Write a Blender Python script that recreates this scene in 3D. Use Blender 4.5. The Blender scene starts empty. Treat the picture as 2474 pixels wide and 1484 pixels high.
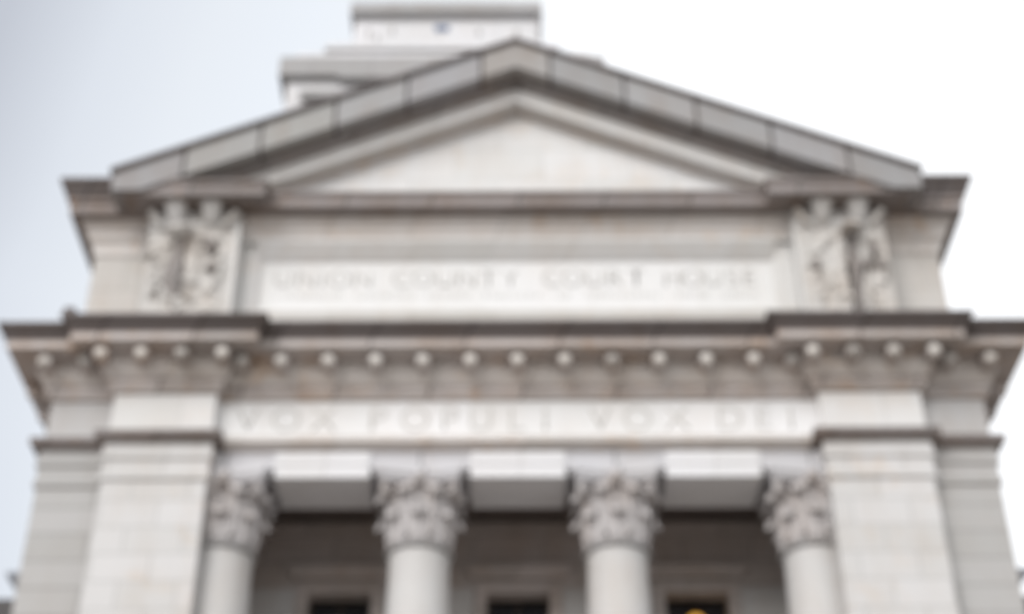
import bpy, bmesh, math, random
from mathutils import Vector, Matrix
random.seed(7)
S = bpy.context.scene
C = S.collection
R = math.radians

# ------------------------------------------------------------------ camera
cam = bpy.data.cameras.new("camera")
cam.sensor_width = 36.0
cam.lens = 3850.0 / 2473.0 * 36.0
cam.clip_end = 3000
cam.clip_start = 0.1
cam.dof.use_dof = True                 # the photographer focused on something close by
cam.dof.focus_distance = 2.4
cam.dof.aperture_fstop = 2.75
co = bpy.data.objects.new("camera", cam)
C.objects.link(co)
co.location = (-0.1, -26.0, 1.6)
co.rotation_euler = (Matrix.Rotation(R(90 + 35.2), 3, 'X') @ Matrix.Rotation(R(-0.2), 3, 'Z')).to_euler()
S.camera = co

# ------------------------------------------------------------------ light
SUN_EL, SUN_AZ = 34.0, 212.0           # azimuth clockwise from +Y (north): behind the camera, a little left
W = bpy.data.worlds.new("World")
S.world = W
W.use_nodes = True
nt = W.node_tree
nt.nodes.clear()
wo = nt.nodes.new('ShaderNodeOutputWorld')
bg = nt.nodes.new('ShaderNodeBackground')
bg.inputs['Strength'].default_value = 0.12
sky = nt.nodes.new('ShaderNodeTexSky')
sky.sky_type = 'NISHITA'
sky.sun_disc = False
sky.sun_elevation = R(SUN_EL)
sky.sun_rotation = R(SUN_AZ)
sky.air_density = 1.0
sky.dust_density = 4.0
sky.ozone_density = 1.0
# a thin high overcast, thicker and brighter towards the right of the building
tc = nt.nodes.new('ShaderNodeTexCoord')
sx = nt.nodes.new('ShaderNodeSeparateXYZ')
nt.links.new(tc.outputs['Generated'], sx.inputs[0])
zz = nt.nodes.new('ShaderNodeMath'); zz.operation = 'SUBTRACT'; nt.links.new(sx.outputs['Z'], zz.inputs[0]); zz.inputs[1].default_value = 0.56
zm = nt.nodes.new('ShaderNodeMath'); zm.operation = 'MAXIMUM'; nt.links.new(zz.outputs[0], zm.inputs[0]); zm.inputs[1].default_value = 0.0
xa = nt.nodes.new('ShaderNodeMath'); xa.operation = 'MULTIPLY_ADD'; nt.links.new(zm.outputs[0], xa.inputs[0]); xa.inputs[1].default_value = -0.5
nt.links.new(sx.outputs['X'], xa.inputs[2])
nz = nt.nodes.new('ShaderNodeTexNoise')
nz.inputs['Scale'].default_value = 2.2
nz.inputs['Detail'].default_value = 3
nt.links.new(tc.outputs['Generated'], nz.inputs['Vector'])
ad = nt.nodes.new('ShaderNodeMath'); ad.operation = 'MULTIPLY_ADD'
nt.links.new(nz.outputs['Fac'], ad.inputs[0]); ad.inputs[1].default_value = 0.06
nt.links.new(xa.outputs[0], ad.inputs[2])
mr = nt.nodes.new('ShaderNodeMapRange')
mr.inputs['From Min'].default_value = -0.33
mr.inputs['From Max'].default_value = 0.05
nt.links.new(ad.outputs[0], mr.inputs['Value'])
cr = nt.nodes.new('ShaderNodeValToRGB')
cr.color_ramp.elements[0].position = 0.0
cr.color_ramp.elements[0].color = (2.75, 2.88, 3.15, 1)
cr.color_ramp.elements[1].position = 1.0
cr.color_ramp.elements[1].color = (6.2, 6.25, 6.3, 1)
for q, c in ((0.16, (3.7, 3.88, 4.15, 1)), (0.30, (4.1, 4.28, 4.5, 1)), (0.45, (4.3, 4.5, 4.75, 1)), (0.66, (4.6, 4.75, 4.9, 1))):
    e = cr.color_ramp.elements.new(q); e.color = c
nt.links.new(mr.outputs[0], cr.inputs[0])
mx = nt.nodes.new('ShaderNodeMix'); mx.data_type = 'RGBA'
mx.inputs[0].default_value = 0.9
nt.links.new(sky.outputs[0], mx.inputs[6])
nt.links.new(cr.outputs[0], mx.inputs[7])
nt.links.new(mx.outputs[2], bg.inputs['Color'])
nt.links.new(bg.outputs[0], wo.inputs[0])

sl = bpy.data.lights.new("sun", 'SUN')
sl.energy = 1.42
sl.angle = R(40)
sl.color = (1.0, 0.988, 0.978)
so = bpy.data.objects.new("sun", sl)
C.objects.link(so)
az = R(SUN_AZ)
dvec = Vector((math.sin(az) * math.cos(R(SUN_EL)), math.cos(az) * math.cos(R(SUN_EL)), math.sin(R(SUN_EL))))
so.rotation_euler = dvec.to_track_quat('Z', 'Y').to_euler()
so.location = dvec * 60

S.view_settings.view_transform = 'Standard'
S.view_settings.look = 'None'
S.view_settings.gamma = 1
S.view_settings.exposure = 0.85

# ------------------------------------------------------------------ materials
def stone(name, col, bw=1.3, rh=0.54, z0=0.05, mortar=0.012, jd=0.45, var=0.10, stain=0.5, scol=(0.50, 0.43, 0.37), rust=0.0, x0=0.0, off=0.5, ocol=False):
    m = bpy.data.materials.new(name); m.use_nodes = True
    n = m.node_tree; b = n.nodes['Principled BSDF']
    b.inputs['Roughness'].default_value = 0.62
    b.inputs['Specular IOR Level'].default_value = 0.35
    L = n.links.new; N = n.nodes.new
    g = N('ShaderNodeNewGeometry'); sp = N('ShaderNodeSeparateXYZ'); L(g.outputs['Position'], sp.inputs[0])
    a = N('ShaderNodeMath'); a.operation = 'MULTIPLY_ADD'; L(sp.outputs['Y'], a.inputs[0]); a.inputs[1].default_value = 1.0
    a2 = N('ShaderNodeMath'); a2.operation = 'ADD'; L(sp.outputs['X'], a2.inputs[0]); a2.inputs[1].default_value = x0 + 100 * bw
    L(a2.outputs[0], a.inputs[2])
    z = N('ShaderNodeMath'); z.operation = 'ADD'; L(sp.outputs['Z'], z.inputs[0]); z.inputs[1].default_value = z0
    cb = N('ShaderNodeCombineXYZ'); L(a.outputs[0], cb.inputs[0]); L(z.outputs[0], cb.inputs[1])
    br = N('ShaderNodeTexBrick'); L(cb.outputs[0], br.inputs['Vector'])
    br.offset = off
    br.inputs['Scale'].default_value = 1.0
    br.inputs['Brick Width'].default_value = bw
    br.inputs['Row Height'].default_value = rh
    br.inputs['Mortar Size'].default_value = mortar
    br.inputs['Mortar Smooth'].default_value = 0.3
    br.inputs['Bias'].default_value = 0.0
    br.inputs['Color1'].default_value = tuple(c * (1 - var) for c in col) + (1,)
    br.inputs['Color2'].default_value = tuple(min(c * (1 + var), .9) * k for c, k in zip(col, (1.0, 1.0, 1.015))) + (1,)
    br.inputs['Mortar'].default_value = tuple(c * jd for c in col) + (1,)
    # blotches and runs of weathering
    n1 = N('ShaderNodeTexNoise'); n1.inputs['Scale'].default_value = 0.9; n1.inputs['Detail'].default_value = 5
    L(g.outputs['Position'], n1.inputs['Vector'])
    mp = N('ShaderNodeMapping'); mp.inputs['Scale'].default_value = (2.6, 2.6, 0.28); L(g.outputs['Position'], mp.inputs[0])
    n2 = N('ShaderNodeTexNoise'); n2.inputs['Scale'].default_value = 1.0; n2.inputs['Detail'].default_value = 6; n2.inputs['Roughness'].default_value = 0.65
    L(mp.outputs[0], n2.inputs['Vector'])
    mu = N('ShaderNodeMath'); mu.operation = 'MULTIPLY'; L(n1.outputs['Fac'], mu.inputs[0]); L(n2.outputs['Fac'], mu.inputs[1])
    r1 = N('ShaderNodeMapRange'); r1.inputs['From Min'].default_value = 0.20; r1.inputs['From Max'].default_value = 0.42
    r1.inputs['To Max'].default_value = stain; L(mu.outputs[0], r1.inputs['Value'])
    mxa = N('ShaderNodeMix'); mxa.data_type = 'RGBA'; mxa.blend_type = 'MULTIPLY'
    L(r1.outputs[0], mxa.inputs[0]); L(br.outputs['Color'], mxa.inputs[6])
    mxa.inputs[7].default_value = tuple(min(1, c * 1.6) for c in scol) + (1,)
    last = mxa.outputs[2]
    if rust:
        n3 = N('ShaderNodeTexNoise'); n3.inputs['Scale'].default_value = 1.7; n3.inputs['Detail'].default_value = 4
        n3.inputs['Distortion'].default_value = 0.6; L(g.outputs['Position'], n3.inputs['Vector'])
        r3 = N('ShaderNodeMapRange'); r3.inputs['From Min'].default_value = 0.56; r3.inputs['From Max'].default_value = 0.72
        r3.inputs['To Max'].default_value = rust; L(n3.outputs['Fac'], r3.inputs['Value'])
        mxb = N('ShaderNodeMix'); mxb.data_type = 'RGBA'; mxb.blend_type = 'MULTIPLY'
        L(r3.outputs[0], mxb.inputs[0]); L(last, mxb.inputs[6]); mxb.inputs[7].default_value = (0.95, 0.72, 0.50, 1)
        last = mxb.outputs[2]
    n4 = N('ShaderNodeTexNoise'); n4.inputs['Scale'].default_value = 22; n4.inputs['Detail'].default_value = 6
    L(g.outputs['Position'], n4.inputs['Vector'])
    hs = N('ShaderNodeMapRange'); hs.inputs['To Min'].default_value = 0.90; hs.inputs['To Max'].default_value = 1.10; L(n4.outputs['Fac'], hs.inputs['Value'])
    vm = N('ShaderNodeVectorMath'); vm.operation = 'SCALE'; L(last, vm.inputs[0]); L(hs.outputs[0], vm.inputs['Scale'])
    last = vm.outputs[0]
    if ocol:
        oi = N('ShaderNodeObjectInfo'); vv = N('ShaderNodeVectorMath'); vv.operation = 'MULTIPLY'
        L(last, vv.inputs[0]); L(oi.outputs['Color'], vv.inputs[1]); last = vv.outputs[0]
    L(last, b.inputs['Base Color'])
    bp = N('ShaderNodeBump'); bp.inputs['Strength'].default_value = 0.35; bp.inputs['Distance'].default_value = 0.02
    ma = N('ShaderNodeMath'); ma.operation = 'MULTIPLY_ADD'; L(br.outputs['Fac'], ma.inputs[0]); ma.inputs[1].default_value = -0.8; L(n4.outputs['Fac'], ma.inputs[2])
    L(ma.outputs[0], bp.inputs['Height']); L(bp.outputs[0], b.inputs['Normal'])
    return m

def plain(name, col, rough=0.6, emit=None, es=1.0, metal=0.0):
    m = bpy.data.materials.new(name); m.use_nodes = True
    n = m.node_tree; b = n.nodes['Principled BSDF']
    g = n.nodes.new('ShaderNodeNewGeometry'); t = n.nodes.new('ShaderNodeTexNoise'); t.inputs['Scale'].default_value = 6
    n.links.new(g.outputs['Position'], t.inputs['Vector'])
    r = n.nodes.new('ShaderNodeMapRange'); r.inputs['To Min'].default_value = 0.8; r.inputs['To Max'].default_value = 1.2
    n.links.new(t.outputs['Fac'], r.inputs['Value'])
    v = n.nodes.new('ShaderNodeVectorMath'); v.operation = 'SCALE'; v.inputs[0].default_value = col
    n.links.new(r.outputs[0], v.inputs['Scale']); n.links.new(v.outputs[0], b.inputs['Base Color'])
    b.inputs['Roughness'].default_value = rough; b.inputs['Metallic'].default_value = metal
    if emit:
        b.inputs['Emission Color'].default_value = emit + (1,); b.inputs['Emission Strength'].default_value = es
    return m

M = {}
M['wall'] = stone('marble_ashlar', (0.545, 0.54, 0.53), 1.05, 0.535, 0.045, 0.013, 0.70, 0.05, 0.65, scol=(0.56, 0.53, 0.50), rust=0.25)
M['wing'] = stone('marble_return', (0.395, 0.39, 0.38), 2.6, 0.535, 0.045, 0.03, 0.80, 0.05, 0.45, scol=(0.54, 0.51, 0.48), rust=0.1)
M['frieze'] = stone('marble_frieze', (0.71, 0.71, 0.705), 1.8, 3.0, 1.2, 0.006, 0.8, 0.04, 0.25, x0=0.9, off=0)
M['arch'] = stone('marble_beam', (0.66, 0.66, 0.665), 3.64, 3.0, 1.2, 0.008, 0.6, 0.02, 0.15, x0=0, off=0)
M['archgrey'] = stone('marble_beam_grey', (0.53, 0.53, 0.545), 3.64, 3.0, 1.2, 0.03, 0.5, 0.03, 0.25, x0=1.82, off=0)
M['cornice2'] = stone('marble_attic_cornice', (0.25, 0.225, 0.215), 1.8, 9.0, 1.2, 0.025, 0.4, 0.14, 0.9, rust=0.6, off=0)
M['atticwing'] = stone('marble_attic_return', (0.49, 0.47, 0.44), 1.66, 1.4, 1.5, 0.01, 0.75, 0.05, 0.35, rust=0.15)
M['figure'] = stone('dark_carving', (0.26, 0.24, 0.228), 50, 50, 3, 0.0, 0.6, 0.02, 0.6)  # dark tone; on the shell hood it carries the underside's shade
M['base'] = stone('marble_attic_base', (0.50, 0.485, 0.455), 1.66, 3.0, 1.5, 0.01, 0.75, 0.05, 0.35, rust=0.25, off=0)
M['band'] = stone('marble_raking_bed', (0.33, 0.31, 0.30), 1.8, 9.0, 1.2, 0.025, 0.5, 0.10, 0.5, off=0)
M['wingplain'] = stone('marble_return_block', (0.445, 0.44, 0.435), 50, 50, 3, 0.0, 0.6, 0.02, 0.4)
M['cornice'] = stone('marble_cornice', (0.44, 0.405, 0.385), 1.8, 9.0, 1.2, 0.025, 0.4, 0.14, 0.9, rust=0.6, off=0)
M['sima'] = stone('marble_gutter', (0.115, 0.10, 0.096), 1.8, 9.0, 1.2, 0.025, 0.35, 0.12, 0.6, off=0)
M['bed'] = stone('marble_bed_mould', (0.62, 0.59, 0.56), 1.8, 9.0, 1.2, 0.012, 0.6, 0.08, 0.5, rust=0.5, off=0)
M['mod'] = stone('marble_modillion', (0.68, 0.66, 0.63), 50, 50, 3, 0.0, 0.6, 0.02, 0.2, ocol=True)
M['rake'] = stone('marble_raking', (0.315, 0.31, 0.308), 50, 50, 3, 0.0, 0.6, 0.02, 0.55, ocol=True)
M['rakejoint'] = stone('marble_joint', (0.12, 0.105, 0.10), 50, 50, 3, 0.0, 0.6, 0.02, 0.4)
M['tymp'] = stone('marble_tympanum', (0.66, 0.66, 0.65), 1.9, 0.85, 0.25, 0.012, 0.75, 0.05, 0.25, off=0.5, rust=0.22)
M['attic'] = stone('marble_attic', (0.62, 0.615, 0.60), 1.66, 3.0, 1.5, 0.01, 0.75, 0.04, 0.30, rust=0.12, off=0)
M['panel'] = stone('marble_panel', (0.70, 0.70, 0.69), 2.2, 5.0, 1.5, 0.006, 0.85, 0.03, 0.2, off=0)
M['carve'] = stone('marble_carving', (0.52, 0.505, 0.48), 50, 50, 3, 0.0, 0.6, 0.02, 0.7)
M['capital'] = stone('marble_capital', (0.47, 0.452, 0.448), 50, 50, 3, 0.0, 0.6, 0.02, 0.6)
M['shaft'] = stone('marble_shaft', (0.53, 0.525, 0.515), 50, 50, 3, 0.0, 0.6, 0.02, 0.35)
M['portico'] = stone('marble_portico_wall', (0.50, 0.455, 0.43), 1.4, 0.53, 0.05, 0.012, 0.5, 0.08, 0.5)
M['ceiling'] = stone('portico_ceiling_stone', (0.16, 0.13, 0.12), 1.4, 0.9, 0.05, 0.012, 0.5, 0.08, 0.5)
M['letter'] = plain('engraved_letter', (0.48, 0.465, 0.435), 0.8)  # flat letters; the darker colour stands in for shade in the cuts
M['letterlight'] = plain('engraved_letter_pale', (0.47, 0.46, 0.44), 0.8)  # shade of the cut letters put into this colour too
M['tower'] = stone('tower_stone', (0.65, 0.65, 0.66), 2.4, 1.1, 0.1, 0.02, 0.75, 0.05, 0.25)
M['towercor'] = stone('tower_cornice_stone', (0.345, 0.34, 0.338), 2.4, 9, 0.1, 0.02, 0.7, 0.05, 0.35, off=0)
M['glass'] = plain('dark_glass', (0.015, 0.017, 0.022), 0.12)
M['blueglass'] = plain('blue_glass', (0.06, 0.10, 0.20), 0.2)
M['bronze'] = plain('dark_bronze', (0.04, 0.03, 0.022), 0.4, metal=0.6)
M['dark'] = plain('interior_dark', (0.03, 0.02, 0.018), 0.9)
M['glow'] = plain('lamp_glass', (0.9, 0.6, 0.2), 0.5, (1.0, 0.50, 0.06), 0.35)
M['roof'] = plain('dark_roofing', (0.07, 0.065, 0.065), 0.7)
M['blue'] = plain('blue_grey_stone', (0.28, 0.30, 0.34), 0.6)
M['ground'] = stone('plaza_paving', (0.27, 0.235, 0.205), 1.2, 1.2, 0, 0.02, 0.5, 0.08, 0.4)
M['asphalt'] = plain('asphalt', (0.075, 0.065, 0.058), 0.9)
M['steps'] = stone('granite_steps', (0.24, 0.22, 0.205), 2.0, 0.17, 0, 0.008, 0.6, 0.05, 0.3)

# ------------------------------------------------------------------ builders
def obj(name, bm, mat, parent=None, smooth=False):
    me = bpy.data.meshes.new(name)
    bmesh.ops.remove_doubles(bm, verts=bm.verts, dist=1e-5)
    bmesh.ops.recalc_face_normals(bm, faces=bm.faces)
    if smooth:
        for f in bm.faces: f.smooth = True
    bm.to_mesh(me); bm.free()
    for x in (mat if isinstance(mat, (list, tuple)) else [mat]): me.materials.append(x)
    o = bpy.data.objects.new(name, me); C.objects.link(o)
    if parent: o.parent = parent
    return o

def box(bm, x0, x1, y0, y1, z0, z1):
    v = [bm.verts.new((x, y, z)) for x in (x0, x1) for y in (y0, y1) for z in (z0, z1)]
    for q in ((0, 1, 3, 2), (4, 6, 7, 5), (0, 4, 5, 1), (2, 3, 7, 6), (0, 2, 6, 4), (1, 5, 7, 3)):
        bm.faces.new([v[i] for i in q])

def boxes(name, mat, parent, *bs, bevel=0.0):
    bm = bmesh.new()
    for b in bs: box(bm, *b)
    if bevel:
        bmesh.ops.bevel(bm, geom=bm.edges[:], offset=bevel, segments=2, affect='EDGES', profile=0.5)
    return obj(name, bm, mat, parent)

def sweep(name, mat, parent, path, prof, back=0.25, segmat=None):
    """profile [(out, z)] bottom to top, swept along a plan polyline; closed at the back"""
    bm = bmesh.new()
    pr = list(prof)
    pr = [(-back, pr[0][1])] + pr + [(-back, pr[-1][1])]
    n = len(path); rings = []
    dirs = []
    for i in range(n - 1):
        d = Vector(path[i + 1]) - Vector(path[i]); d.normalize(); dirs.append(Vector((d.y, -d.x)))
    for i, p in enumerate(path):
        if i == 0: off = dirs[0]
        elif i == n - 1: off = dirs[-1]
        else: off = (dirs[i - 1] + dirs[i]) / (1 + dirs[i - 1].dot(dirs[i]))
        rings.append([bm.verts.new((p[0] + off.x * a, p[1] + off.y * a, z)) for a, z in pr])
    m = len(pr)
    for i in range(n - 1):
        for k in range(m):
            f = bm.faces.new((rings[i][k], rings[i][(k + 1) % m], rings[i + 1][(k + 1) % m], rings[i + 1][k]))
            if segmat and k in segmat: f.material_index = segmat[k]
    bm.faces.new(rings[0]); bm.faces.new(list(reversed(rings[-1])))
    return obj(name, bm, mat, parent)

def mirror_path(p):
    return p + [(-x, y) for x, y in reversed(p)]

def lathe(bm, cx, cy, prof, seg=48):
    rings = []
    for r, z in prof:
        rings.append([bm.verts.new((cx + r * math.cos(2 * math.pi * k / seg), cy + r * math.sin(2 * math.pi * k / seg), z)) for k in range(seg)])
    for a, b in zip(rings, rings[1:]):
        for k in range(seg):
            bm.faces.new((a[k], a[(k + 1) % seg], b[(k + 1) % seg], b[k]))
    bm.faces.new(rings[0]); bm.faces.new(rings[-1])

def thing(name, label, cat, loc=(0, 0, 0), group=None):
    o = bpy.data.objects.new(name, None); C.objects.link(o); o.location = loc
    o['label'] = label; o['category'] = cat
    if group: o['group'] = group
    return o

def structure(o):
    o['kind'] = 'structure'; return o

# ------------------------------------------------------------------ ground
structure(boxes('ground', M['asphalt'], None, (-600, 600, -600, 600, -1.0, 0.0)))
structure(boxes('plaza_paving', M['ground'], None, (-45, 45, -60, 60, 0.0, 0.02)))
bm = bmesh.new()
for i in range(17):
    box(bm, -9.8 - 0.0, 9.8, -7.0 + i * 0.35, -1.0, 0.02 + i * 0.17, 0.02 + (i + 1) * 0.17)
structure(obj('steps', bm, M['steps']))

# ------------------------------------------------------------------ the courthouse
CH = thing('courthouse', 'pale marble courthouse with carved inscriptions, pediment and four Corinthian portico columns', 'courthouse')
WX, PX, PI_ = 8.92, 7.65, 5.72       # wing, pier outer, pier inner half-widths
SET = -0.28                          # how far the piers stand forward

boxes('podium', M['wall'], CH, (-9.6, 9.6, -1.0, 8.0, 0.02, 2.95))
# piers of the portico
for s in (-1, 1):
    def bx(a, b): return (min(s * a, s * b), max(s * a, s * b))
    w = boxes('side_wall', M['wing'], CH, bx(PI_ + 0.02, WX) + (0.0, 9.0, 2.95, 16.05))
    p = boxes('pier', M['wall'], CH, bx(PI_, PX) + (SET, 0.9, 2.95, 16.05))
# moulded bands that cap the piers
PP = [(-WX, 9.0), (-WX, 0), (-PX, 0), (-PX, SET), (-PI_, SET), (-PI_, 1.1)]
prof = [(0.0, 15.86), (0.05, 15.90), (0.05, 16.0), (0.02, 16.04), (0.02, 16.29), (0.07, 16.33), (0.07, 16.38), (0.045, 16.40), (0.045, 16.64)]
for f in (lambda q: q, lambda q: [(-x, y) for x, y in reversed(q)]):
    sweep('pier_moulding', M['wall'], CH, f([(-PX, 0), (-PX, SET), (-PI_, SET), (-PI_, 1.1)]), prof)
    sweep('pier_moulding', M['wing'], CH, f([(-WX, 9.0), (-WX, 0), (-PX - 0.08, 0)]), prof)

# architrave over the columns
AR = boxes('architrave', M['archgrey'], CH, (-PI_ + 0.005, PI_ - 0.005, 0.0, 1.2, 16.26, 16.64))
for c in (-3.64, 0, 3.64):
    a = 0.885
    boxes('lintel_block', M['arch'], AR, (c - a, c + a, -0.035, 1.195, 16.062, 16.257), (c - a, c + a, -0.035, -0.002, 16.257, 16.33))
    boxes('lintel_block', M['arch'], AR, (c - a, c + a, -0.055, -0.001, 16.333, 16.60))
crown = [(0.03, 16.64), (0.05, 16.67), (0.19, 16.72), (0.215, 16.74), (0.215, 16.85), (0.16, 16.87)]
sweep('architrave_crown', M['bed'], CH, [(-PI_ + 0.216, 0), (PI_ - 0.216, 0)], crown)
CP = [(-WX, 9.0), (-WX, 0), (-PX, 0), (-PX, SET), (-PI_, SET), (-PI_, 0.3)]
sweep('architrave_crown', M['cornice2'], CH, CP, crown)
sweep('architrave_crown', M['cornice2'], CH, [(-x, y) for x, y in reversed(CP)], crown)
EP = mirror_path([(-WX, 9.0), (-WX, 0), (-PX, 0), (-PX, SET), (-PI_, SET), (-PI_, 0)])
FR = sweep('frieze', M['frieze'], CH, EP, [(0.0, 16.85), (0.0, 17.76)], back=0.5)
for s in (-1, 1):
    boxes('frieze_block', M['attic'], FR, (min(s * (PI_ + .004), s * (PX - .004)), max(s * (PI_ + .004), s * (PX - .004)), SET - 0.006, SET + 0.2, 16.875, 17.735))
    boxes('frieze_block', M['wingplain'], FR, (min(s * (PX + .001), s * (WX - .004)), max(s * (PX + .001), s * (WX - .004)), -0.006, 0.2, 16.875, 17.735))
CO = sweep('main_cornice', M['cornice'], CH, EP, [(0.32, 18.45), (0.80, 18.47), (0.80, 18.61), (0.82, 18.63)], back=0.6)
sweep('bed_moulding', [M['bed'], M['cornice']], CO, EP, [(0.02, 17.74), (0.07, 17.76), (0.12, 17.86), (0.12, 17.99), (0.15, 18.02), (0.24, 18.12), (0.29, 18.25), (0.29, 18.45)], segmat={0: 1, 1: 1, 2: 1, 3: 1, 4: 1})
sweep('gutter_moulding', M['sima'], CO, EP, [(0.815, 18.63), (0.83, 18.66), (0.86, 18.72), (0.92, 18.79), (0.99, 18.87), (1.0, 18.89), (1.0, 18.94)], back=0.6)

# modillions: scrolled brackets under the cornice
def modillion_mesh():
    bm = bmesh.new()
    # side profile (out, z) relative to wall face / soffit: a scroll with a round nose
    pts = []
    for k in range(0, 13):
        a = R(90 - k * 22)
        pts.append((0.55 + 0.145 * math.cos(a), -0.165 + 0.145 * math.sin(a)))
    pts += [(0.38, -0.20), (0.25, -0.26), (0.12, -0.34), (0.0, -0.36), (0.0, 0.0), (0.52, 0.0)]
    w = 0.12
    L = [bm.verts.new((-w, -0.0 - o, z)) for o, z in pts]
    Rr = [bm.verts.new((w, -0.0 - o, z)) for o, z in pts]
    n = len(pts)
    for k in range(n):
        bm.faces.new((L[k], L[(k + 1) % n], Rr[(k + 1) % n], Rr[k]))
    bm.faces.new(L); bm.faces.new(list(reversed(Rr)))
    for f in bm.faces: f.material_index = 1  # body in darker stone, painting in its shaded underside
    # bead on the nose and the leaf beneath
    bmesh.ops.create_uvsphere(bm, u_segments=14, v_segments=10, radius=0.125, matrix=Matrix.Translation((0, -0.635, -0.165)) @ Matrix.Diagonal((1, 0.75, 1, 1)))
    me = bpy.data.meshes.new('modillion'); bmesh.ops.recalc_face_normals(bm, faces=bm.faces); bm.to_mesh(me); bm.free()
    me.materials.append(M['mod']); me.materials.append(M['cornice']); return me
mod0 = bpy.data.objects.new('modillion', modillion_mesh())
first = True
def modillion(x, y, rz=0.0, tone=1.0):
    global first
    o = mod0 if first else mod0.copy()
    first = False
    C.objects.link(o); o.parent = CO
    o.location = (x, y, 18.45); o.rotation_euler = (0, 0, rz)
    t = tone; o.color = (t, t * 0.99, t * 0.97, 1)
for k in range(11):
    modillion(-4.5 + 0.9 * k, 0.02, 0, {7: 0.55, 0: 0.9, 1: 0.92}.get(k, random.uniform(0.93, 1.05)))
for s in (-1, 1):
    for j in range(4):
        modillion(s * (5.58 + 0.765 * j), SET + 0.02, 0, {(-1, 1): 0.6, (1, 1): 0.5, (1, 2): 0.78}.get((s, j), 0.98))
    modillion(s * 5.24, 0.02, 0, 0.6)  # low tone paints in the shade of the re-entrant corner
    modillion(s * 8.24, 0.02, 0, 0.55)  # corner shade put into the tone on the wing side too
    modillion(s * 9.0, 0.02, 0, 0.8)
    for j in range(6):
        modillion(s * (WX - 0.02), 0.55 + 0.85 * j, s * R(90), 0.8)

# the small fitting standing on the cornice corner
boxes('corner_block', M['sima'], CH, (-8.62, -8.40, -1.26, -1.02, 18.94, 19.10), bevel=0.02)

# lettering
def lettering(name, items, mat, parent, y, zb, h, sxs=1.0, thin=-0.006):
    for ch, x in items:
        bm = bmesh.new()
        cu = bpy.data.curves.new('t', 'FONT'); cu.body = ch; cu.size = 1.0; cu.align_x = 'CENTER'; cu.extrude = 0.0
        cu.resolution_u = 4; cu.offset = thin
        to = bpy.data.objects.new('t', cu); C.objects.link(to)
        dg = bpy.context.evaluated_depsgraph_get(); me = bpy.data.meshes.new_from_object(to.evaluated_get(dg))
        xs = [v.co.x for v in me.vertices]; ys = [v.co.y for v in me.vertices]
        k = h / 0.73
        for v in me.vertices:
            v.co = Vector((x + (v.co.x - (min(xs) + max(xs)) / 2) * k * sxs, y, zb + v.co.y * k))
        bm.from_mesh(me)
        bpy.data.objects.remove(to); bpy.data.curves.remove(cu); bpy.data.meshes.remove(me)
        ex = bmesh.ops.extrude_face_region(bm, geom=bm.faces[:])
        for v in [g for g in ex['geom'] if isinstance(g, bmesh.types.BMVert)]: v.co.y += 0.02
        obj(name, bm, mat, parent)

lettering('letter', list(zip("VOXPOPULIVOXDEI", (-5.13, -4.40, -3.68, -2.64, -1.95, -1.27, -0.70, 0.0, 0.53, 1.57, 2.28, 3.03, 4.05, 4.70, 5.20))),
          M['letter'], FR, -0.006, 17.08, 0.55, 1.0, -0.018)

# ------------------------------------------------------------------ columns
def leaf(bm, cx, cy, ang, r0, z0, h, w, curl, ns=9):
    """acanthus leaf hugging the bell and curling outward at its tip"""
    ca, sa = math.cos(ang), math.sin(ang)
    rows = []
    for i in range(ns + 1):
        t = i / ns
        if t < 0.72:
            rr = r0 + 0.03 + 0.10 * t; zz = z0 + h * t / 0.72 * 0.93
        else:
            u = (t - 0.72) / 0.28 * R(200)
            rr = r0 + 0.102 + curl * (1 - math.cos(u)) * 0.55; zz = z0 + h * 0.93 + curl * math.sin(u) * 0.6
        ww = w * (0.75 + 0.35 * math.sin(min(t, 0.8) * math.pi)) * (1 - max(0, t - 0.75) * 1.9)
        ww *= 1 + 0.16 * math.sin(i * 2.6)
        row = []
        for j in range(-3, 4):
            tt = j / 3 * ww * 0.5
            bulge = 0.05 * (1 - (j / 3) ** 2) + (0.02 if j == 0 else 0) - 0.018 * (j % 2)
            ro = rr + bulge
            row.append((cx + ro * ca - tt * sa, cy + ro * sa + tt * ca, zz))
        rows.append(row)
    V = [[bm.verts.new(p) for p in r] for r in rows]
    # thickness: a back layer
    Bk = [[bm.verts.new((p[0] - 0.035 * ca, p[1] - 0.035 * sa, p[2] - 0.012)) for p in r] for r in rows]
    for i in range(ns):
        for j in range(6):
            bm.faces.new((V[i][j], V[i][j + 1], V[i + 1][j + 1], V[i + 1][j]))
            bm.faces.new((Bk[i][j], Bk[i + 1][j], Bk[i + 1][j + 1], Bk[i][j + 1]))
        bm.faces.new((V[i][0], V[i + 1][0], Bk[i + 1][0], Bk[i][0]))
        bm.faces.new((V[i][6], Bk[i][6], Bk[i + 1][6], V[i + 1][6]))
    for j in range(6):
        bm.faces.new((V[ns][j], V[ns][j + 1], Bk[ns][j + 1], Bk[ns][j]))

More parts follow.
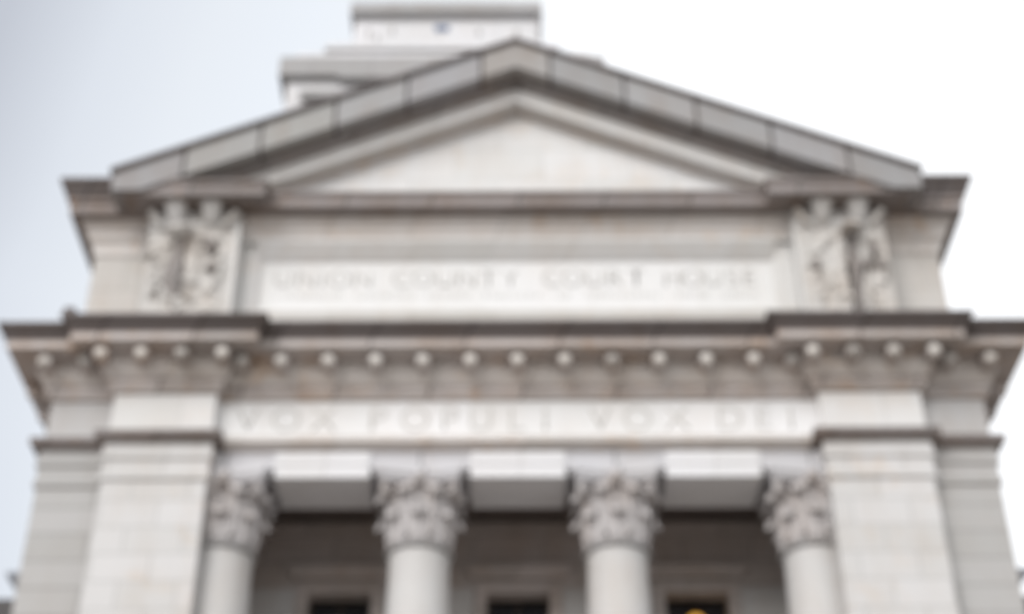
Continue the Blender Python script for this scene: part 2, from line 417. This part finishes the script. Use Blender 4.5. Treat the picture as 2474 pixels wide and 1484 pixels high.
def capital_mesh():
    bm = bmesh.new()
    z0 = 14.86
    lathe(bm, 0, 0, [(0.50, z0 - 0.02), (0.50, z0 + 0.3), (0.52, z0 + 0.6), (0.58, z0 + 0.85), (0.70, z0 + 1.0), (0.70, z0 + 1.02)], 32)
    for f in bm.faces: f.material_index = 1
    for k in range(8):
        leaf(bm, 0, 0, R(45 * k), 0.50, z0 + 0.0, 0.44, 0.42, 0.16)
    for k in range(8):
        leaf(bm, 0, 0, R(22.5 + 45 * k), 0.53, z0 + 0.1, 0.74, 0.38, 0.19)
    # volutes at the corners and small helices at the centre of each side
    def volute(ang, r1, zc, rad, th, w):
        ca, sa = math.cos(ang), math.sin(ang)
        pts = [(0.60, z0 + 0.50, 0.05), (0.68, z0 + 0.72, 0.055)]
        for i in range(22):
            u = R(150 - i * 27); q = rad * (1 - i / 26)
            pts.append((r1 + q * math.cos(u), zc + q * math.sin(u), th * (1 - i / 40)))
        prev = None
        for r, z, t in pts:
            ring = []
            for a, b in ((-w, t), (w, t), (w, -t), (-w, -t)):
                ring.append(bm.verts.new((r * ca - a * sa, r * sa + a * ca, z + b)))
            if prev:
                for k in range(4):
                    bm.faces.new((prev[k], prev[(k + 1) % 4], ring[(k + 1) % 4], ring[k]))
            else: bm.faces.new(ring)
            prev = ring
        bm.faces.new(prev)
    for k in range(4):
        volute(R(45 + 90 * k), 0.86, z0 + 0.88, 0.13, 0.04, 0.075)
        for d in (-11, 11):
            volute(R(90 * k + d), 0.665, z0 + 0.90, 0.085, 0.028, 0.045)
    for v in bm.verts: v.co.z = z0 + (v.co.z - z0) * 1.125
    me = bpy.data.meshes.new('leafwork')
    for f in bm.faces:
        if f.material_index != 1: f.material_index = 0
    bmesh.ops.recalc_face_normals(bm, faces=bm.faces)
    for f in bm.faces: f.smooth = False
    bm.to_mesh(me); bm.free(); me.materials.append(M['capital']); me.materials.append(M['capital'])
    return me

def abacus_mesh():
    bm = bmesh.new()
    outline = []
    c = 0.86
    for s in range(4):
        a0 = R(90 * s - 45 - 90)
        # from corner s to corner s+1 with a concave side
        p0 = Vector((math.cos(a0), math.sin(a0))) * c * math.sqrt(2)
        p1 = Vector((math.cos(a0 + R(90)), math.sin(a0 + R(90)))) * c * math.sqrt(2)
        nrm = -(p0 + p1).normalized()
        tdir = (p1 - p0).normalized()
        for i in range(11):
            t = 0.06 + 0.88 * i / 10
            p = p0.lerp(p1, t) + nrm * 0.15 * math.sin(math.pi * t)
            outline.append(p)
    layers = [(0.90, 15.98), (0.93, 16.03), (0.97, 16.10), (1.0, 16.13), (1.0, 16.25)]
    rings = [[bm.verts.new((p.x * k, p.y * k, z)) for p in outline] for k, z in layers]
    n = len(outline)
    for a, b in zip(rings, rings[1:]):
        for i in range(n): bm.faces.new((a[i], a[(i + 1) % n], b[(i + 1) % n], b[i]))
    bm.faces.new(rings[0]); bm.faces.new(rings[-1])
    me = bpy.data.meshes.new('abacus'); bmesh.ops.recalc_face_normals(bm, faces=bm.faces); bm.to_mesh(me); bm.free()
    me.materials.append(M['archgrey']); return me

def fleuron_mesh():
    bm = bmesh.new()
    for k in range(1):
        a = 0.0
        m = Matrix.Translation((0.74 * math.cos(a), 0.74 * math.sin(a), 16.03)) @ Matrix.Rotation(a, 4, 'Z')
        for j in range(6):
            b = R(60 * j)
            bmesh.ops.create_uvsphere(bm, u_segments=8, v_segments=6, radius=0.055, matrix=m @ Matrix.Translation((0.0, 0.06 * math.cos(b), 0.065 * math.sin(b))))
        bmesh.ops.create_uvsphere(bm, u_segments=8, v_segments=6, radius=0.05, matrix=m @ Matrix.Translation((0.05, 0, 0)))
    me = bpy.data.meshes.new('fleuron'); bm.to_mesh(me); bm.free(); me.materials.append(M['capital']); return me

def shaft_mesh():
    bm = bmesh.new()
    pr = [(0.80, 2.95), (0.80, 3.12)]
    for i in range(7):
        a = R(-90 + 30 * i); pr.append((0.74 + 0.06 * math.cos(a), 3.18 + 0.06 * math.sin(a)))
    pr += [(0.70, 3.26), (0.69, 3.34), (0.70, 3.38), (0.73, 3.40), (0.73, 3.46), (0.67, 3.50)]
    for i in range(13):
        t = i / 12; z = 3.55 + t * (14.62 - 3.55)
        r = 0.655 - 0.105 * (max(0, (t - 0.25) / 0.75)) ** 1.35
        pr.append((r, z))
    pr += [(0.565, 14.70)]
    lathe(bm, 0, 0, pr, 64)
    for f in bm.faces: f.smooth = len(f.verts) == 4
    me = bpy.data.meshes.new('shaft'); bmesh.ops.recalc_face_normals(bm, faces=bm.faces); bm.to_mesh(me); bm.free()
    me.materials.append(M['shaft']); return me

def astragal_mesh():
    bm = bmesh.new()
    pr = [(0.54, 14.70)]
    for i in range(9):
        a = R(-90 + 22.5 * i); pr.append((0.585 + 0.055 * math.cos(a), 14.765 + 0.055 * math.sin(a)))
    pr += [(0.55, 14.815), (0.53, 14.86)]
    lathe(bm, 0, 0, pr, 48)
    for f in bm.faces: f.smooth = len(f.verts) == 4
    me = bpy.data.meshes.new('astragal'); bmesh.ops.recalc_face_normals(bm, faces=bm.faces); bm.to_mesh(me); bm.free()
    me.materials.append(M['rake']); return me  # darker than the shaft: dirt plus painted shading under the moulding

meshes = dict(capital=capital_mesh(), abacus=abacus_mesh(), fleuron=fleuron_mesh(), astragal=astragal_mesh())
shm = shaft_mesh()
for cx in (-5.44, -1.82, 1.82, 5.44):
    col = bpy.data.objects.new('column', shm); C.objects.link(col); col.parent = CH; col.location = (cx, 0.62, 0)
    for nm, me in meshes.items():
        for q in range(4 if nm == 'fleuron' else 1):
            o = bpy.data.objects.new(nm, me); C.objects.link(o); o.parent = col; o.rotation_euler = (0, 0, R(90 * q))

# ------------------------------------------------------------------ portico interior
openings = [-3.52, 0.0, 3.52]
hw, top = 0.625, 15.13
bm = bmesh.new()
xs = [-PI_]
for c in openings: xs += [c - hw, c + hw]
xs.append(PI_)
for i in range(0, len(xs), 2):
    box(bm, xs[i], xs[i + 1], 3.0, 3.5, 2.95, 16.78)
for c in openings:
    box(bm, c - hw, c + hw, 3.0, 3.5, top, 16.78)
    box(bm, c - hw, c + hw, 3.0, 3.5, 9.6, 10.9)
PW = obj('portico_wall', bm, M['portico'], CH)
boxes('portico_ceiling', M['ceiling'], CH, (-PI_, PI_, 1.2, 3.0, 16.76, 16.84))
boxes('ceiling_cornice', M['portico'], CH, (-PI_ + 0.01, PI_ - 0.01, 2.86, 2.997, 16.45, 16.62), (-PI_ + 0.01, PI_ - 0.01, 2.93, 2.995, 16.25, 16.45))
boxes('architrave_backing', M['ceiling'], CH, (-PI_, PI_, 0.5, 1.195, 16.64, 16.9))
for c in openings:
    bm = bmesh.new()
    box(bm, c - hw - 0.24, c - hw, 2.93, 2.998, 2.95, top + 0.24); box(bm, c + hw, c + hw + 0.24, 2.93, 2.998, 2.95, top + 0.24)
    box(bm, c - hw, c + hw, 2.93, 2.998, top, top + 0.24)
    box(bm, c - hw - 0.30, c + hw + 0.30, 2.86, 2.999, top + 0.28, top + 0.38)
    box(bm, c - hw - 0.40, c + hw + 0.40, 2.76, 2.996, top + 0.38, top + 0.52)
    SU = obj('window_surround', bm, M['portico'], PW)
    wn = boxes('window', M['glass'], CH, (c - hw, c + hw, 3.40, 3.43, 10.9, top))
    boxes('window_frame', M['bronze'], wn, (c - hw, c - hw + 0.07, 3.34, 3.40, 10.9, top), (c + hw - 0.07, c + hw, 3.34, 3.40, 10.9, top),
          (c - 0.03, c + 0.03, 3.35, 3.398, 10.9, top - 0.07), (c - hw + 0.07, c + hw - 0.07, 3.34, 3.40, top - 0.07, top), (c - hw + 0.07, c + hw - 0.07, 3.36, 3.395, 13.0, 13.07))
    dr = boxes('door', M['bronze'], CH, (c - hw, c + hw, 3.38, 3.44, 2.95, 9.6))
for i in range(0, len(xs), 2):
    boxes('wall_panel', M['shaft'], PW, (xs[i] + (0.26 if i else 0.01), xs[i + 1] - (0.26 if i < len(xs) - 2 else 0.01), 2.96, 2.997, 2.96, 15.22))
boxes('portico_core', M['dark'], CH, (-PI_, PI_, 3.52, 8.0, 2.95, 16.8))

# ------------------------------------------------------------------ attic storey
AX, AY, APX, AIX, APY, ACY = 8.84, 0.70, 7.62, 5.74, 0.10, 0.50
boxes('attic_wall', M['atticwing'], CH, (-AX, AX, AY, 9.0, 16.9, 22.86))
# central wall with a sunk panel framed by a splay
CW = 5.735
bm = bmesh.new()
px, pz0, pz1 = 5.30, 20.32, 21.56
box(bm, -CW, CW, 0.42, 0.71, 21.92, 22.0)
box(bm, -CW, -px - 0.10, 0.54, 0.71, 20.22, 21.92); box(bm, px + 0.10, CW, 0.54, 0.71, 20.22, 21.92)
AT = obj('attic_front', bm, M['attic'], CH)
boxes('attic_base', M['base'], AT, (-CW, CW, 0.495, 0.70, 18.94, 20.218))
# splayed head and frame of the panel
bm = bmesh.new()
def prism(bm, quad_front, quad_back):
    a = [bm.verts.new(p) for p in quad_front]; b = [bm.verts.new(p) for p in quad_back]
    n = len(a)
    bm.faces.new(a); bm.faces.new(list(reversed(b)))
    for k in range(n): bm.faces.new((a[k], b[k], b[(k + 1) % n], a[(k + 1) % n]))
for ya, za, yb, zb in ((0.645, pz1, 0.60, 21.62), (0.598, 21.622, 0.42, 21.92)):
    v = [(-px - 0.1, ya, za), (px + 0.1, ya, za), (px + 0.1, yb, zb), (-px - 0.1, yb, zb)]
    prism(bm, v, [(x, 0.71, z) for x, y, z in v])
prism(bm, [(-px, 0.63, pz0), (px, 0.63, pz0), (px, 0.51, 20.22), (-px, 0.51, 20.22)], [(-px, 0.7, pz0), (px, 0.7, pz0), (px, 0.7, 20.22), (-px, 0.7, 20.22)])
for s in (-1, 1):
    prism(bm, [(s * px, 0.63, pz0 + .002), (s * (px + .098), 0.545, 20.225), (s * (px + .098), 0.545, 21.58), (s * px, 0.63, pz1 + .02)],
          [(s * px, 0.7, pz0 + .002), (s * (px + .098), 0.7, 20.225), (s * (px + .098), 0.7, 21.58), (s * px, 0.7, pz1 + .02)])
obj('panel_frame', bm, M['attic'], AT)
boxes('inscription_panel', M['panel'], AT, (-px, px, 0.66, 0.69, pz0, pz1))
def spread(word, a, b):
    wd = {'I': 0.45, 'M': 1.15, 'E': 0.85, 'S': 0.85, 'R': 0.95}
    ws = [wd.get(c, 1.0) for c in word]; tot = sum(ws); x = a; out = []
    for c, w in zip(word, ws):
        d = (b - a) * w / tot; out.append((c, x + d / 2)); x += d
    return out
items = spread('UNION', -5.08, -2.95) + spread('COUNTY', -2.62, 0.10) + spread('COURT', 0.50, 2.70) + spread('HOUSE', 3.02, 5.0)
lettering('letter', items, M['letterlight'], AT, 0.654, 20.93, 0.46, 0.95)
# second, weather-worn line under it: only traces of the cut letters are left
bm = bmesh.new()
for a, b in ((-4.95, -3.55), (-3.3, -2.15), (-1.85, -1.0), (-0.65, 0.45), (0.85, 1.15), (1.45, 3.0), (3.3, 3.95), (4.25, 4.95)):
    x = a
    while x < b:
        h = random.uniform(0.10, 0.17); box(bm, x, x + random.uniform(0.02, 0.035), 0.655, 0.662, 20.62, 20.62 + h)
        x += random.uniform(0.07, 0.14)
obj('worn_inscription', bm, M['letterlight'], AT)

# attic piers with carved relief
def hfield(kind):
    rnd = random.Random(3 if kind < 0 else 11)
    blobs = [(rnd.uniform(-.75, .75), rnd.uniform(18.95, 21.8), rnd.uniform(.04, .09), rnd.uniform(.02, .07)) for _ in range(70)]
    def g(d, s): return math.exp(-(d / s) ** 2)
    def ss(a, b, x):
        t = max(0, min(1, (x - a) / (b - a))); return t * t * (3 - 2 * t)
    def h(x, z):
        v = 0.0
        ex, ez = (x - (0.08 if kind > 0 else 0.0)) / 0.70, (z - 21.0) / 0.80
        r = math.hypot(ex, ez); an = math.atan2(ez, ex)
        v += (0.09 + 0.03 * math.sin(an * 22)) * g(r - 1.0, 0.12)
        hc = -0.22 if kind < 0 else 0.20
        hx, hz = x - hc, z - 21.80
        rr = math.hypot(hx / 0.27, hz / 0.20)
        if hz > 0.0: v += 0.34 * ss(1.15, 0.80, rr)
        if kind < 0:
            cx = hc - 0.05 * (21.7 - z); bw = 0.11 + 0.12 * ss(21.3, 20.7, z)
            if 20.60 < z < 21.80: v += -0.12 * ss(bw + 0.06, bw - 0.03, abs(x - cx)) * (0.75 + 0.25 * math.sin(z * 17)) + 0.10 * g(x - cx - 0.36, 0.12)
            if 20.7 < z < 20.82: v += 0.16 * ss(bw + 0.06, bw - 0.03, abs(x - cx))
            for px_, pz_, s_, d_ in ((-.80, 21.3, .08, .25), (.50, 21.02, .09, .34), (.40, 21.62, .09, .22), (.50, 21.48, .09, .22), (.05, 20.3, .1, .2), (-.60, 20.3, .1, .14), (.35, 20.3, .12, .14)):
                v -= d_ * g(math.hypot(x - px_, z - pz_), s_)
        else:
            cx = hc - 0.03 * (21.7 - z); bw = 0.075 + 0.09 * g(z - 20.85, .25)
            if 19.6 < z < 21.80: v += -0.30 * ss(bw + 0.05, bw - 0.03, abs(x - cx)) + 0.09 * g(abs(x - cx) - 0.22, 0.08)
            for px_, pz_, s_, d_ in ((.52, 21.05, .11, .30), (.78, 21.0, .08, .30), (-.62, 21.0, .09, .22), (.74, 21.3, .07, .22), (.68, 21.5, .07, .18), (.60, 21.66, .07, .16), (-.62, 21.3, .08, .14), (.55, 20.4, .1, .16), (-.25, 20.4, .14, .12), (-.5, 20.1, .1, .12)):
                v -= d_ * g(math.hypot(x - px_, z - pz_), s_)
        for bx_, bz_, s_, d_ in blobs: v += d_ * g(math.hypot(x - bx_, z - bz_), s_)
        edge = min(ss(0.90, 0.84, abs(x)), ss(18.96, 19.02, z), ss(22.04, 21.96, z))
        return v * edge
    return h
for s in (-1, 1):
    xa, xb = (min(s * AIX, s * APX), max(s * AIX, s * APX))
    cxx = s * 6.72
    pr_ = bmesh.new()
    box(pr_, xa, xb, APY + 0.35, 0.69, 18.94, 22.5)
    box(pr_, xa, cxx - 0.90, APY, APY + 0.349, 18.94, 22.45); box(pr_, cxx + 0.90, xb, APY, APY + 0.349, 18.94, 22.45)
    box(pr_, cxx - 0.90, cxx + 0.90, APY, APY + 0.349, 22.02, 22.45)
    PR = obj('attic_pier', pr_, M['attic'], CH)
    h = hfield(s)
    bm = bmesh.new(); nx, nz_ = 84, 140
    G = [[bm.verts.new((cxx - 0.90 + 1.8 * i / nx, APY + 0.03 - h(-0.90 + 1.8 * i / nx, 18.95 + 3.08 * j / nz_), 18.95 + 3.08 * j / nz_)) for i in range(nx + 1)] for j in range(nz_ + 1)]
    for j in range(nz_):
        for i in range(nx): bm.faces.new((G[j][i], G[j][i + 1], G[j + 1][i + 1], G[j + 1][i]))
    obj('carved_relief', bm, M['carve'], PR, smooth=True)
    # dark-coloured figure with a shell hood, standing out of the relief
    def halfround(name, x, z0, z1, rx, py, mat):
        bm = bmesh.new(); lay = []
        for zz, sc in ((z0, 0.92), (z0 + 0.03, 1.0), (z0 * 0.5 + z1 * 0.5, 0.85), (z1, 0.35)):
            lay.append([bm.verts.new((x + rx * math.cos(R(a_)) * sc, APY + 0.03 - py * sc * math.sin(R(a_)), zz)) for a_ in range(0, 181, 12)])
        for a, b in zip(lay, lay[1:]):
            for i in range(15): bm.faces.new((a[i], a[i + 1], b[i + 1], b[i]))
            bm.faces.new((a[15], a[0], b[0], b[15]))
        bm.faces.new(lay[0]); bm.faces.new(lay[-1])
        return obj(name, bm, mat, PR)
    fx = cxx + (-0.22 if s < 0 else 0.20)
    halfround('shell_hood', fx, 21.82, 22.10, 0.29, 0.30, M['figure'])  # coloured dark all over to paint in the shade beneath it
    bm = bmesh.new(); rows = []
    if s < 0: prf = [(21.78, .10, .10, 0), (21.55, .12, .12, 0), (21.3, .13, .10, -.01), (21.05, .17, .14, -.03), (20.8, .21, .17, -.05), (20.62, .20, .14, -.04), (20.45, .16, .10, -.02), (20.2, .12, .06, 0), (20.0, .03, .02, 0)]
    else: prf = [(21.78, .08, .09, 0), (21.5, .07, .10, 0), (21.25, .09, .12, -.02), (21.0, .12, .16, 0), (20.8, .12, .12, 0), (20.6, .08, .10, .02), (20.3, .075, .09, -.02), (20.0, .07, .08, -.04), (19.6, .05, .06, -.05), (19.2, .03, .03, -.06)]
    for k_, (z_, rx_, py_, dx_) in enumerate(prf):
        rows.append([bm.verts.new((fx + dx_ + rx_ * math.cos(R(a_)) * (1 + .12 * math.sin(a_ * .13 + k_ * 2)), APY + 0.06 - (py_ + 0.03) * math.sin(R(a_)) * (1 + .15 * math.sin(a_ * .11 + k_)), z_)) for a_ in range(0, 181, 15)])
    for a, b in zip(rows, rows[1:]):
        for i in range(12): bm.faces.new((a[i], a[i + 1], b[i + 1], b[i]))
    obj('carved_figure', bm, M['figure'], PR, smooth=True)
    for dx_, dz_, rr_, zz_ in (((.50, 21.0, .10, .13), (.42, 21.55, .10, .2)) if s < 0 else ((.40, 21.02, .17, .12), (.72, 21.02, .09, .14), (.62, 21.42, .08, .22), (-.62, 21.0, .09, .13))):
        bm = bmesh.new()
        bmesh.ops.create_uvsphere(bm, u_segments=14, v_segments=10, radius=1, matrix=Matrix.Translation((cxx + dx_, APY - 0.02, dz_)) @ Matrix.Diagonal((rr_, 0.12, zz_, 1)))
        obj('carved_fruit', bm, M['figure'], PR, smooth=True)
    # a pair of tapering consoles under the attic cornice, with scrolled drops at the outer edges
    for k in (-1, 1):
        bm = bmesh.new(); lay = []
        for zz, hw_, py_ in ((22.08, 0.10, 0.05), (22.14, 0.125, 0.14), (22.24, 0.15, 0.22), (22.36, 0.185, 0.30), (22.46, 0.215, 0.36), (22.50, 0.22, 0.38)):
            x0_ = cxx + k * 0.375
            lay.append([bm.verts.new(q) for q in ((x0_ - hw_, APY + 0.05, zz), (x0_ - hw_, APY - py_ * 0.8, zz), (x0_ - hw_ * .5, APY - py_, zz), (x0_ + hw_ * .5, APY - py_, zz), (x0_ + hw_, APY - py_ * 0.8, zz), (x0_ + hw_, APY + 0.05, zz))])
        for a, b in zip(lay, lay[1:]):
            for i in range(6): bm.faces.new((a[i], a[(i + 1) % 6], b[(i + 1) % 6], b[i]))
        bm.faces.new(lay[0]); bm.faces.new(lay[-1])
        obj('leaf_console', bm, M['attic'], PR)
        bm = bmesh.new()
        for i in range(7):
            t_ = i / 6
            bmesh.ops.create_uvsphere(bm, u_segments=10, v_segments=8, radius=0.10 - 0.035 * t_, matrix=Matrix.Translation((cxx + k * (0.86 - 0.22 * t_), APY - 0.10 + 0.06 * t_, 22.34 - 0.30 * t_)))
        obj('scroll_drop', bm, M['carve'], PR, smooth=True)

AP = [(-AX, 9.0), (-AX, AY), (-APX, AY), (-APX, APY), (-AIX, APY), (-AIX, ACY)]
AC = sweep('attic_cornice', M['cornice2'], CH, mirror_path(AP), [(0.20, 22.50), (0.53, 22.51), (0.53, 22.72), (0.57, 22.76), (0.60, 22.80), (0.60, 22.86)], back=0.2)
bedp = [(0.02, 21.98), (0.06, 22.02), (0.10, 22.12), (0.12, 22.22), (0.17, 22.27), (0.18, 22.38), (0.23, 22.44), (0.23, 22.50)]
sweep('bed_moulding', M['bed'], AC, [(-AIX + 0.004, ACY), (AIX - 0.004, ACY)], bedp)
for s in (-1, 1):
    pth = [(-AX, 9.0), (-AX, AY), (-APX - 0.004, AY)]
    wprof = [(0.02, 21.75), (0.05, 21.8), (0.06, 22.0), (0.14, 22.10), (0.20, 22.28), (0.22, 22.36), (0.34, 22.46), (0.34, 22.50)]
    sprof = [(0.59, 22.86), (0.62, 22.90), (0.70, 23.08), (0.76, 23.18), (0.78, 23.20), (0.78, 23.28)]
    p2 = [(-AX, 9.0), (-AX, AY), (-APX + 0.4, AY)]
    if s > 0:
        pth = [(-x, y) for x, y in reversed(pth)]; p2 = [(-x, y) for x, y in reversed(p2)]
    sweep('bed_moulding', M['bed'], AC, pth, wprof)
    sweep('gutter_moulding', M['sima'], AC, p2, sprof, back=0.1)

# ------------------------------------------------------------------ pediment
ZA, SL, XE = 26.77, 0.442, 8.38
PD = boxes('pediment_core', M['attic'], CH, (-8.0, 8.0, 0.72, 8.9, 22.86, 22.9))
bm = bmesh.new()
prism(bm, [(-8.0, 0.38, 22.87), (8.0, 0.38, 22.87), (8.0, 0.38, 22.95), (0, 0.38, ZA - 0.3), (-8.0, 0.38, 22.95)],
      [(-8.0, 8.9, 22.87), (8.0, 8.9, 22.87), (8.0, 8.9, 22.95), (0, 8.9, ZA - 0.3), (-8.0, 8.9, 22.95)])
TY = obj('tympanum', bm, M['tymp'], CH)
def rake_poly(x0, x1, dt, db, zmin):
    """outline (x, z) of the band of a raking moulding between drops dt and db below the ridge line, 0<=x0<x1"""
    zt0, zt1 = ZA - SL * x0 - dt, ZA - SL * x1 - dt
    zb0, zb1 = ZA - SL * x0 - db, ZA - SL * x1 - db
    P = [(x0, zt0), (x1, zt1)] if zt1 > zmin else [(x0, zt0), ((ZA - dt - zmin) / SL, zmin)]
    if zb1 < zmin:
        if zt1 > zmin: P.append((x1, zmin))
        xc = (ZA - db - zmin) / SL
        if xc > x0: P += [(xc, zmin), (x0, zb0)]
        else: P.append((x0, zmin))
    else: P += [(x1, zb1), (x0, zb0)]
    return P
def rake_band(name, mat, parent, ya, yb, dt, db, zmin, x1=XE):
    bm = bmesh.new()
    for s in (-1, 1):
        P = rake_poly(0.0, x1, dt, db, zmin)
        prism(bm, [(s * x, ya, z) for x, z in P], [(s * x, yb, z) for x, z in P])
    return obj(name, bm, mat, parent)
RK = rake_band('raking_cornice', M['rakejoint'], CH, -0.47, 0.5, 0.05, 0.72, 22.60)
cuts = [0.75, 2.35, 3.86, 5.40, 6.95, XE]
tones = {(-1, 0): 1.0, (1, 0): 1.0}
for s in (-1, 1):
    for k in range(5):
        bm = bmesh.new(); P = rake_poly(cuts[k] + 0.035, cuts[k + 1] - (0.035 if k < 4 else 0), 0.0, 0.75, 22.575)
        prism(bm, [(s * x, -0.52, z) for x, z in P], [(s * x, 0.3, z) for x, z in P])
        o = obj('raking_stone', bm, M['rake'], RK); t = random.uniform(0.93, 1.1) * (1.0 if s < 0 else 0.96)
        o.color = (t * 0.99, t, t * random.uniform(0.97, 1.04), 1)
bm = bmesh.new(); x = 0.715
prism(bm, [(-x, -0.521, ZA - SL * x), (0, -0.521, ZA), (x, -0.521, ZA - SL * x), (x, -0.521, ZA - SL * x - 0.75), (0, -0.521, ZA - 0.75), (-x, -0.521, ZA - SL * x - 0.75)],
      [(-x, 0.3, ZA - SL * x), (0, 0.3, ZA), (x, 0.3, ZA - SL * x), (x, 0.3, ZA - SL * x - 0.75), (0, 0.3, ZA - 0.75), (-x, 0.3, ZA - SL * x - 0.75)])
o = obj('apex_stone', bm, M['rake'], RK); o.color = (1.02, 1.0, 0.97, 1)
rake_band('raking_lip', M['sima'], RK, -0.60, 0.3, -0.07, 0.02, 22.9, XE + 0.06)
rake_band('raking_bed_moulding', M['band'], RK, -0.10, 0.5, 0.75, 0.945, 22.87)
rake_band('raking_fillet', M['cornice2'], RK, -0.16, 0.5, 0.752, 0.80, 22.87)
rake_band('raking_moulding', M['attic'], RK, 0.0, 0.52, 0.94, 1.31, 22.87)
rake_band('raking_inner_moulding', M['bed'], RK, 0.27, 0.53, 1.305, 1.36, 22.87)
rake_band('pediment_roof', M['roof'], CH, 0.30, 8.9, -0.03, 0.6, 22.9)

# main body behind the portico, with the side ranges seen low at both edges
MB = boxes('main_body', M['wing'], CH, (-10.0, 10.0, 3.9, 30.0, 0.02, 15.4))
sweep('side_cornice', M['blue'], MB, [(-10.0, 30), (-10.0, 3.9), (10.0, 3.9), (10.0, 30)], [(0.0, 15.1), (0.1, 15.2), (0.12, 15.5), (0.38, 15.82), (0.38, 15.9)], back=0.3)
for s in (-1, 1):
    x0, x1 = sorted((s * 10.0, s * 30.0))
    SW = boxes('side_range', M['wing'], CH, (x0, x1, 9.0, 28.0, 0.02, 16.6))
    boxes('eaves_cornice', M['roof'], SW, (min(s * 10.0, s * 30.4), max(s * 10.0, s * 30.4), 8.0, 8.999, 16.4, 17.37))

# ------------------------------------------------------------------ lamp glimpsed in the right-hand bay
LP = thing('hanging_lamp', 'golden glowing globe lamp hanging in the dark window of the right hand portico bay', 'lamp', (3.50, 3.22, 14.72))
bm = bmesh.new(); bmesh.ops.create_uvsphere(bm, u_segments=24, v_segments=14, radius=0.20, matrix=Matrix.Translation((0, 0, -0.15)))
obj('globe', bm, M['glow'], LP, smooth=True)
bm = bmesh.new(); lathe(bm, 0, 0, [(0.02, 0.12), (0.05, 0.10), (0.10, 0.07), (0.12, 0.03)], 20); obj('lamp_cap', bm, M['bronze'], LP)
bm = bmesh.new(); lathe(bm, 0, 0, [(0.012, 0.11), (0.012, 0.41)], 8); obj('chain', bm, M['bronze'], LP)

# ------------------------------------------------------------------ tower behind
TW = thing('office_tower', 'tall pale stepped stone tower rising behind the left of the pediment', 'tower', (-2.8, 24, 0))
def tb(name, mat, parent, *bs, bevel=0):
    o = boxes(name, mat, parent, *[(a + 2.8, b + 2.8, c - 24, d - 24, e, f) for a, b, c, d, e, f in bs], bevel=bevel); return o
body = tb('tower_shaft', M['tower'], TW, (-8.95, 3.3, 20.3, 34, 0.02, 45.25))
tb('tower_cornice', M['towercor'], TW, (-9.25, 3.60, 20.0, 34.3, 45.28, 46.25), (-6.9, 1.3, 19.9, 20.28, 45.05, 45.27))
tb('upper_storey', M['tower'], TW, (-8.75, 3.1, 20.6, 33.5, 46.25, 47.03), (-7.5, 1.6, 21.9, 33, 47.03, 48.2))
tb('upper_ledge', M['towercor'], TW, (-7.8, 1.9, 21.6, 33.2, 48.2, 48.3))
tb('upper_ledge', M['tower'], TW, (-7.74, 1.84, 21.66, 33.2, 48.3, 48.64))
ts = tb('top_storey', M['tower'], TW, (-6.72, 1.0, 22.3, 32, 48.64, 50.74))
tb('top_cornice', M['towercor'], TW, (-6.90, 1.22, 22.0, 32.4, 50.745, 51.38))
tb('corner_strip', M['towercor'], ts, (1.0, 1.15, 22.15, 32.2, 48.66, 50.74))
tb('window', M['blueglass'], ts, (-3.32, -2.72, 22.27, 22.297, 49.93, 50.25))
for x, z in ((-6.1, 49.9), (-5.75, 49.6), (-5.1, 50.0), (-1.45, 49.9), (0.15, 49.9)):
    tb('window_recess', M['towercor'], ts, (x - 0.07, x + 0.07, 22.28, 22.296, z - 0.25, z + 0.15))
tb('window_hood', M['towercor'], body, (-8.35, -6.7, 20.0, 20.29, 44.15, 44.5))
tb('window', M['glass'], body, (-8.1, -6.95, 20.27, 20.298, 40.5, 43.6))
